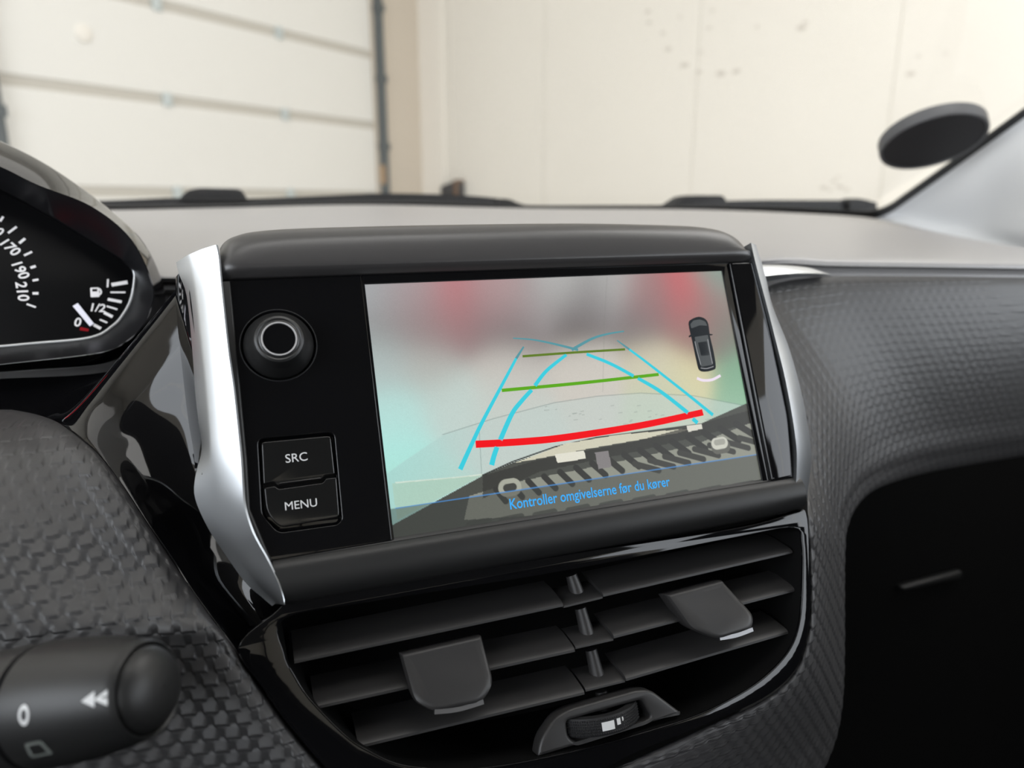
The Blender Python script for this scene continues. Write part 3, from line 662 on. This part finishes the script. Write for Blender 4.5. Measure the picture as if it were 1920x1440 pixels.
stroke([(905,891),(960,866),(1040,838),(1120,820),(1240,805),(1315,795)], .5, (35,35,33)); 
mixc(inpoly([(965,868),(1060,832),(1160,815),(1300,803),(1270,812),(1100,842),(1010,860)]), (205,202,180))
mixc(inpoly([(880,930),(960,905),(1130,872),(1300,835),(1415,790),(1430,900),(1100,960),(870,975)]), (140,142,130))
mixc(inpoly([(905,892),(1010,862),(1190,828),(1410,768),(1415,792),(1200,845),(1010,885),(905,935)]), (48,48,44), .85)
for k in range(16):
    x = 930+k*30; y = 930-k*8.2; stroke([(x,y-12),(x+18+k*1.2,y+10)], 2.2+k*.05, (48,48,45))
for k in range(8): stroke([(1190+k*28,870-k*7),(1235+k*28,882-k*7)], 2.4, (58,58,54))
mixc(inpoly([(1040,852),(1095,845),(1098,860),(1045,868)]), (222,220,205)); mixc(inpoly([(1287,799),(1315,795),(1317,804),(1290,810)]), (215,213,200))
mixc(inpoly([(1115,848),(1140,845),(1147,875),(1122,880)]), (128,124,124))
for p_, r_, c in (((1345,838),7.5,(95,95,88)),((1343,832),6,(200,200,188)),((1343,830),3,(160,160,150)),((950,915),8,(165,166,152)),((950,915),3.5,(60,60,56))):
    stroke([p_, (p_[0]+12, p_[1]-2)], r_*.8, c)
for k in range(9): stroke([(880+k*62,985-k*9),(915+k*62,978-k*9)], 2.6, (55,55,50), .8)
bar = (vv < (S.p(1080,905)[1])).astype(float)
bar = np.clip((curve_v([(742,953),(1080,903),(1428,851)])-vv)/.25+.5,0,1)
img = img*(1-bar[...,None]*.62)+np.array(srgb(62,66,62))*(bar*.45)[...,None]
stroke([(742,953),(1080,903),(1428,851)], .35, (70,140,205), .9)
img *= (1+rn.normal(0,.02,uu.shape))[...,None]
dv_ = [S.w(a, b, .1) for a, b in zip(uu.ravel(), vv.ravel())]
df_ = [(i*NU+j, (i+1)*NU+j, (i+1)*NU+j+1, i*NU+j+1) for i in range(NV-1) for j in range(NU-1)]
def screen_mat():
    m = bpy.data.materials.new('screen_picture'); m.use_nodes = True; nt = m.node_tree; b = nt.nodes['Principled BSDF']
    b.inputs['Base Color'].default_value = (.01,.01,.01,1); b.inputs['Roughness'].default_value = .35; b.inputs['Specular IOR Level'].default_value = .25
    a = nt.nodes.new('ShaderNodeAttribute'); a.attribute_name = 'picture'; nt.links.new(a.outputs['Color'], b.inputs['Emission Color']); b.inputs['Emission Strength'].default_value = 1.0
    return m
disp = obj('display', dv_, df_, screen_mat(), iu)
ca = disp.data.color_attributes.new('picture', 'FLOAT_COLOR', 'POINT')
ca.data.foreach_set('color', np.concatenate([np.clip(img,0,1).reshape(-1,3), np.ones((NU*NV,1))],1).astype(np.float32).ravel())
disp['label'] = 'lit screen showing a reversing camera picture'
cy = glow('guide_cyan', (60,205,222)); cyd = glow('guide_cyan_dim', (88,150,160)); gr = glow('guide_green', (92,168,28)); grd = glow('guide_green_dim', (96,124,40)); rd = glow('guide_red', (243,18,28))
for px, wd, m_ in [([(863,880),(884,834),(905,790),(945,715),(968,672)], (1.7,1.0), cy), ([(968,672),(982,650)], (1.0,.6), cyd),
    ([(922,872),(926,856),(932,838)], (1.9,1.8), cy), ([(938,825),(960,776),(978,752),(997,731)], (1.8,1.5), cy), ([(1003,723),(1025,695),(1062,665)], (1.5,1.2), cy), ([(1072,656),(1110,635),(1140,626),(1170,621)], (1.2,.5), cyd),
    ([(962,634),(1000,637),(1040,645),(1084,656)], (.4,1.0), cyd), ([(1100,664),(1145,682),(1188,705)], (1.2,1.4), cy), ([(1196,709),(1240,735),(1290,774)], (1.4,1.7), cy), ([(1299,785),(1308,793)], (1.7,1.7), cy),
    ([(1157,638),(1180,655)], (.4,.9), cyd), ([(1180,655),(1220,685),(1290,740),(1337,778)], (.9,1.4), cy),
    ([(980,668),(1075,661),(1172,655)], (.9,.9), grd), ([(941,732),(1090,718),(1235,702)], (1.25,1.25), gr), ([(892,833),(980,828),(1060,820),(1200,798),(1318,773)], (2.6,2.6), rd)]:
    ribbon('guide_line', S, px, wd, m_, disp, .35)
text('warning_text', 'Kontroller omgivelserne før du kører', S, (957,955), (1257,911), glow('text_blue', (62,172,248)), disp, .35, 1.22, bold=.012)
dk, gy = glow('icon_dark', (38,42,46)), glow('icon_grey', (84,88,90))
ci = plate('car_icon', S, [tuple(p) for p in cr(Pn([(1291,608),(1296,599),(1310,594),(1322,598),(1328,608),(1331,630),(1338,660),(1342,688),(1336,694),(1322,697),(1311,694),(1306,678),(1298,640)], .2), 3, True)], .15, .3, dk, disp, bevel=.05)
for nm, pl, m_ in (('bonnet', [(1294,608),(1300,601),(1312,599),(1322,603),(1326,611),(1312,610),(1296,616)], gy), ('roof', [(1302,632),(1327,628),(1336,684),(1314,688)], gy), ('roof_window', [(1308,642),(1325,640),(1330,666),(1314,668)], dk),
                   ('mirror', [(1291,630),(1297,626),(1298,630),(1292,633)], dk), ('mirror', [(1330,626),(1337,627),(1334,629),(1331,629)], dk)):
    plate(nm, S, rounded(Pn(pl, .2), .5, 3), .2, .38, m_, ci, bevel=.03)
for px in ([(1303,640),(1307,658),(1314,684)], [(1327,636),(1331,658),(1336,682)], [(1314,690),(1325,691),(1338,687)]): ribbon('roof_rail', S, px, (.35,.35), glow('icon_light', (150,152,155)), ci, .42, thick=.03)
ribbon('sensor_arc', S, [(1307,709),(1318,713),(1335,712),(1351,704)], (1.1,1.1), glow('icon_white', (238,225,240)), disp, .35)

# ================================================================== AIR VENT
av = thing('air_vent', S.w(-12,-126,-20), 'central air vent with angled black slats and two slider tabs below the screen', 'air vent', rot=S.mat())
vo = cr(Pn([(534,1160),(533,1226),(552,1268),(583,1314),(648,1380),(690,1408),(742,1432),(800,1441),(870,1443),(960,1433),(1080,1408),(1200,1376),(1310,1340),(1400,1294),(1452,1253),(1485,1210),(1500,1160),(1505,1090),(1504,1020),(1488,990),(1380,1008),(1060,1070),(700,1128)], 0), 5, True)
out = cr(Pn([(512,1152),(446,1215),(492,1289),(541,1358),(600,1428),(660,1482),(760,1510),(900,1505),(1060,1474),(1200,1408),(1310,1364),(1430,1310),(1490,1258),(1513,1196),(1520,1130),(1518,1040),(1512,962),(1488,962),(1380,990),(1060,1040),(700,1100),(560,1120)], 0), 5, True)
plate('vent_frame', S, [tuple(p) for p in out], -6, 0, 'gloss', av, holes=([tuple(p) for p in vo],), bevel=.35, seg=3)
tube('vent_bead', [S.w(*p, .1) for p in vo[8:95]], .0003, 'gloss', av, 8)
cv = sum(vo, Vector((0,0)))/len(vo)
loft('vent_duct', [[S.w(*p, -1) for p in vo], [S.w(*(cv+(p-cv)*.97), -50) for p in vo]], 'cavity', av, False, True)
def blade(p0, p1, chord=15.5, nm='slat', th=1.3, n0=-4.5, par=None, rise=.46, ends=(0,0)):   # front edge photo points p0..p1
    a, b = Vector(S.p(*p0, n0)), Vector(S.p(*p1, n0)); L = []
    for q, e in ((a, ends[0]), (b, ends[1])):
        pr = [(0,-.2),(0,th*.5),(.7,th*.85),(2.2,th),(chord*.6,th*.9),(chord,0),(chord*.6,-th*.9),(2,-th)]
        L.append([S.w(q.x+e*d, q.y+d*rise+h, n0-d) for d, h in pr])
    return loft(nm, L, 'slat', par or av, angle=40)
blade((552,1243),(1056,1136), 17); blade((1131,1118),(1486,1036), 17)
sl2 = blade((590,1329),(1078,1221)); sr2 = blade((1151,1196),(1497,1106))
blade((672,1402),(1096,1301)); blade((1174,1276),(1478,1187))
for p0, p1 in (((1057,1139),(1130,1121)),((1079,1216),(1150,1200)),((1098,1296),(1172,1278))):
    blade(p0, p1, 12, 'link_plate', 1.0, -5.5)
for a, b, n_ in (((1071,1078),(1082,1112),-12),((1088,1140),(1101,1190),-12),((1108,1218),(1120,1268),-12),((1127,1296),(1133,1330),-12)):
    tube('link_post', [S.pw(*a, n_), S.pw(*b, n_)], [.0022,.0028], 'slat', av, 14)
# slider tabs
def tab(px, strip, base):
    P = Pn(px, 3); top = rounded(P, [.5,.5,3,3,2.5,2.5], 5)
    # upper face tilts: higher edge lies deeper
    ys = [p[1] for p in P]; y0, y1 = min(ys), max(ys)
    def z(v_): return 3-(v_-y0)/(y1-y0)*7
    c = sum((Vector(p) for p in top), Vector((0,0)))/len(top)
    def cor(p, n): return p
    Lp = [[S.w(*(c+(Vector(p)-c)*s), z(p[1])+dz) for p in top] for s, dz in ((.78,.9),(.88,.8),(.955,.35),(.99,-.6),(1.0,-1.8),(.985,-5),(.93,-9))]
    t = loft('slider_tab', Lp, 'slat', av, True, True, 40)
    ribbon('chrome_strip', S, strip, (1.5,1.5), 'chrome', t, 3.4, thick=1.2)
tab([(757,1233),(914,1197),(930,1285),(905,1318),(812,1336),(777,1318)], [(815,1335),(860,1330),(907,1316)], None)
tab([(1267,1118),(1374,1090),(1420,1155),(1412,1180),(1345,1200),(1300,1180)], [(1350,1197),(1382,1191),(1412,1180)], None)
# thumb wheel
hw = rounded(Pn([(1008,1420),(1014,1386),(1042,1345),(1068,1330),(1196,1294),(1222,1294),(1280,1338)], -2), [1,3,4,4,4,4,1], 4)
slot = rounded(Pn([(1062,1352),(1205,1312),(1222,1345),(1210,1352),(1080,1392),(1066,1382)], -2), 1.5, 4)
plate('wheel_housing', S, hw, -9, -2, 'slat', av, holes=(slot,), bevel=1.2, seg=3)
wc0, wc1 = Vector(S.p(1065,1366,-2)), Vector(S.p(1203,1330,-2)); wm = (wc0+wc1)/2; wd_ = (wc1-wc0).length
e1 = Vector((1,0)); 
rad = wd_*.56; cn = -2.5-rad*.62                                      # wheel axis lies below the face
wh_h = 3.1
def wheel_pt(th, y, r): return S.w(wm.x+r*math.sin(th), wm.y-.5+y, cn+r*math.cos(th))
ths = [R(-62+k*124/40) for k in range(41)]
prof = [(-wh_h,rad*.80),(-wh_h,rad*.985),(-wh_h+.5,rad),(wh_h-.5,rad),(wh_h,rad*.985),(wh_h,rad*.80)]
wl = loft('thumb_wheel', [[wheel_pt(t, y, r) for y, r in prof] for t in ths], 'rubber', av, angle=40)
vsk, fsk = [], []
for i in range(40):
    th = R(-58+i*116/39)
    for j in range(6):
        y = -wh_h+.75+j*.92
        if .0 < math.degrees(th)+14 < 30 and 1 <= j <= 4: continue
        b0 = len(vsk)
        for a_, y_ in ((-.020,-.38),(.020,-.38),(.020,.38),(-.020,.38)): vsk.append(wheel_pt(th+a_, y+y_, rad-.02))
        vsk.append(wheel_pt(th, y, rad+.42)); fsk += [(b0,b0+1,b0+4),(b0+1,b0+2,b0+4),(b0+2,b0+3,b0+4),(b0+3,b0,b0+4)]
kn = obj('knurling', vsk, fsk, 'rubber', wl, False); kn['kind'] = 'stuff'
for t0, t1, y0, y1 in ((-14,2,-1.5,1.4),(6,11,-.6,1.5),(14,16,.2,1.5)):
    G_ = [[wheel_pt(R(t0+(t1-t0)*k/4), y, rad+.15) for y in (y0,y1)] for k in range(5)]
    v, f = solid(G_, -S.n*.0003); obj('wheel_mark', v, f, 'white', wl, True)

# ================================================================== WIPER STALK
sc0 = EYE + ray(281,1290)*.172
axc = (CR*-.93 + CU*-.21 + CF*.20).normalized()                         # from the cap towards the steering column
upv = (CU - axc*(CU@axc)).normalized(); sdv = axc.cross(upv)
SF = Frame(sc0, upv, sdv, axc)
st = thing('wiper_stalk', sc0, 'black wiper stalk with white symbols and rounded end button in lower left corner', 'stalk')
def sk(L): return [(a*.81, r*.81) for a, r in L]
lathe('end_button', SF, (0,0), sk([(-5.0,.3),(-4.8,4),(-4.0,7.5),(-2.6,10.2),(-.6,12),(1,12.6),(3,12.4)]), 'matte', st, 64)
bp = sk([(.5,12.9),(.1,13.4),(.6,14.0),(3,14.7),(8,15.8),(16,17.2),(26,18.1),(33,18.4),(36,18.4)])
bar_ = lathe('barrel', SF, (0,0), bp, 'matte', st, 72)
lathe('groove_ring', SF, (0,0), sk([(35.9,18.3),(36.3,17.3),(38,17.3),(38.4,18.3)]), 'dark', st, 64)
lathe('inner_barrel', SF, (0,0), sk([(38.2,17.8),(38.5,18.4),(50,18.2),(90,17),(140,15)]), 'matte', st, 64)
def on_barrel(name, vs, fs, a0, th0, k, m='white'):
    out_ = []
    for v_ in vs:
        a = a0 - v_[0]*k; r = np.interp(a, [p[0] for p in bp], [p[1] for p in bp])+.12; th = th0 + v_[1]*k/r
        out_.append(SF.w(r*math.cos(th), r*math.sin(th), a))
    return obj(name, out_, fs, m, bar_, False)
def find(x, y):                        # where the line of sight meets the barrel -> along, angle
    d = ray(x, y); best = None
    for t in np.linspace(.1,.35,1500):
        q = EYE+d*float(t)-sc0; a = (q@axc)*1000; ru, rs = (q@upv)*1000, (q@sdv)*1000
        if math.hypot(ru, rs) <= np.interp(a, [p[0] for p in bp], [p[1] for p in bp]): return a, math.atan2(rs, ru)
    return 30, 0
sgn = 1 if find(175,1270)[1] < find(175,1313)[1] else -1
for dx in (0, 1):
    a, th = find(165+dx*24, 1313-dx*3)
    on_barrel('arrow_symbol', [(-.5,0),(.5,.6),(.5,-.6)], [(0,1,2)], a, th, 2.9)
a, th = find(45,1341); rg_ = [(.34*math.cos(t*math.pi/12), .55*math.sin(t*math.pi/12)) for t in range(24)]
on_barrel('zero_symbol', [(.55*x, .55*y) for x, y in rg_]+rg_, [(k,(k+1)%24,24+(k+1)%24,24+k) for k in range(24)], a, th, 4.2)
a, th = find(70,1405); sq = rounded([(-.6,-.45),(.6,-.45),(.45,.45),(-.45,.45)], .15, 2); m_ = len(sq)
on_barrel('wash_symbol', [(.65*x, .65*y) for x, y in sq]+sq, [(k,(k+1)%m_,m_+(k+1)%m_,m_+k) for k in range(m_)], a, th, 5.0, mat('faded_print', (.12,.13,.12), .6))
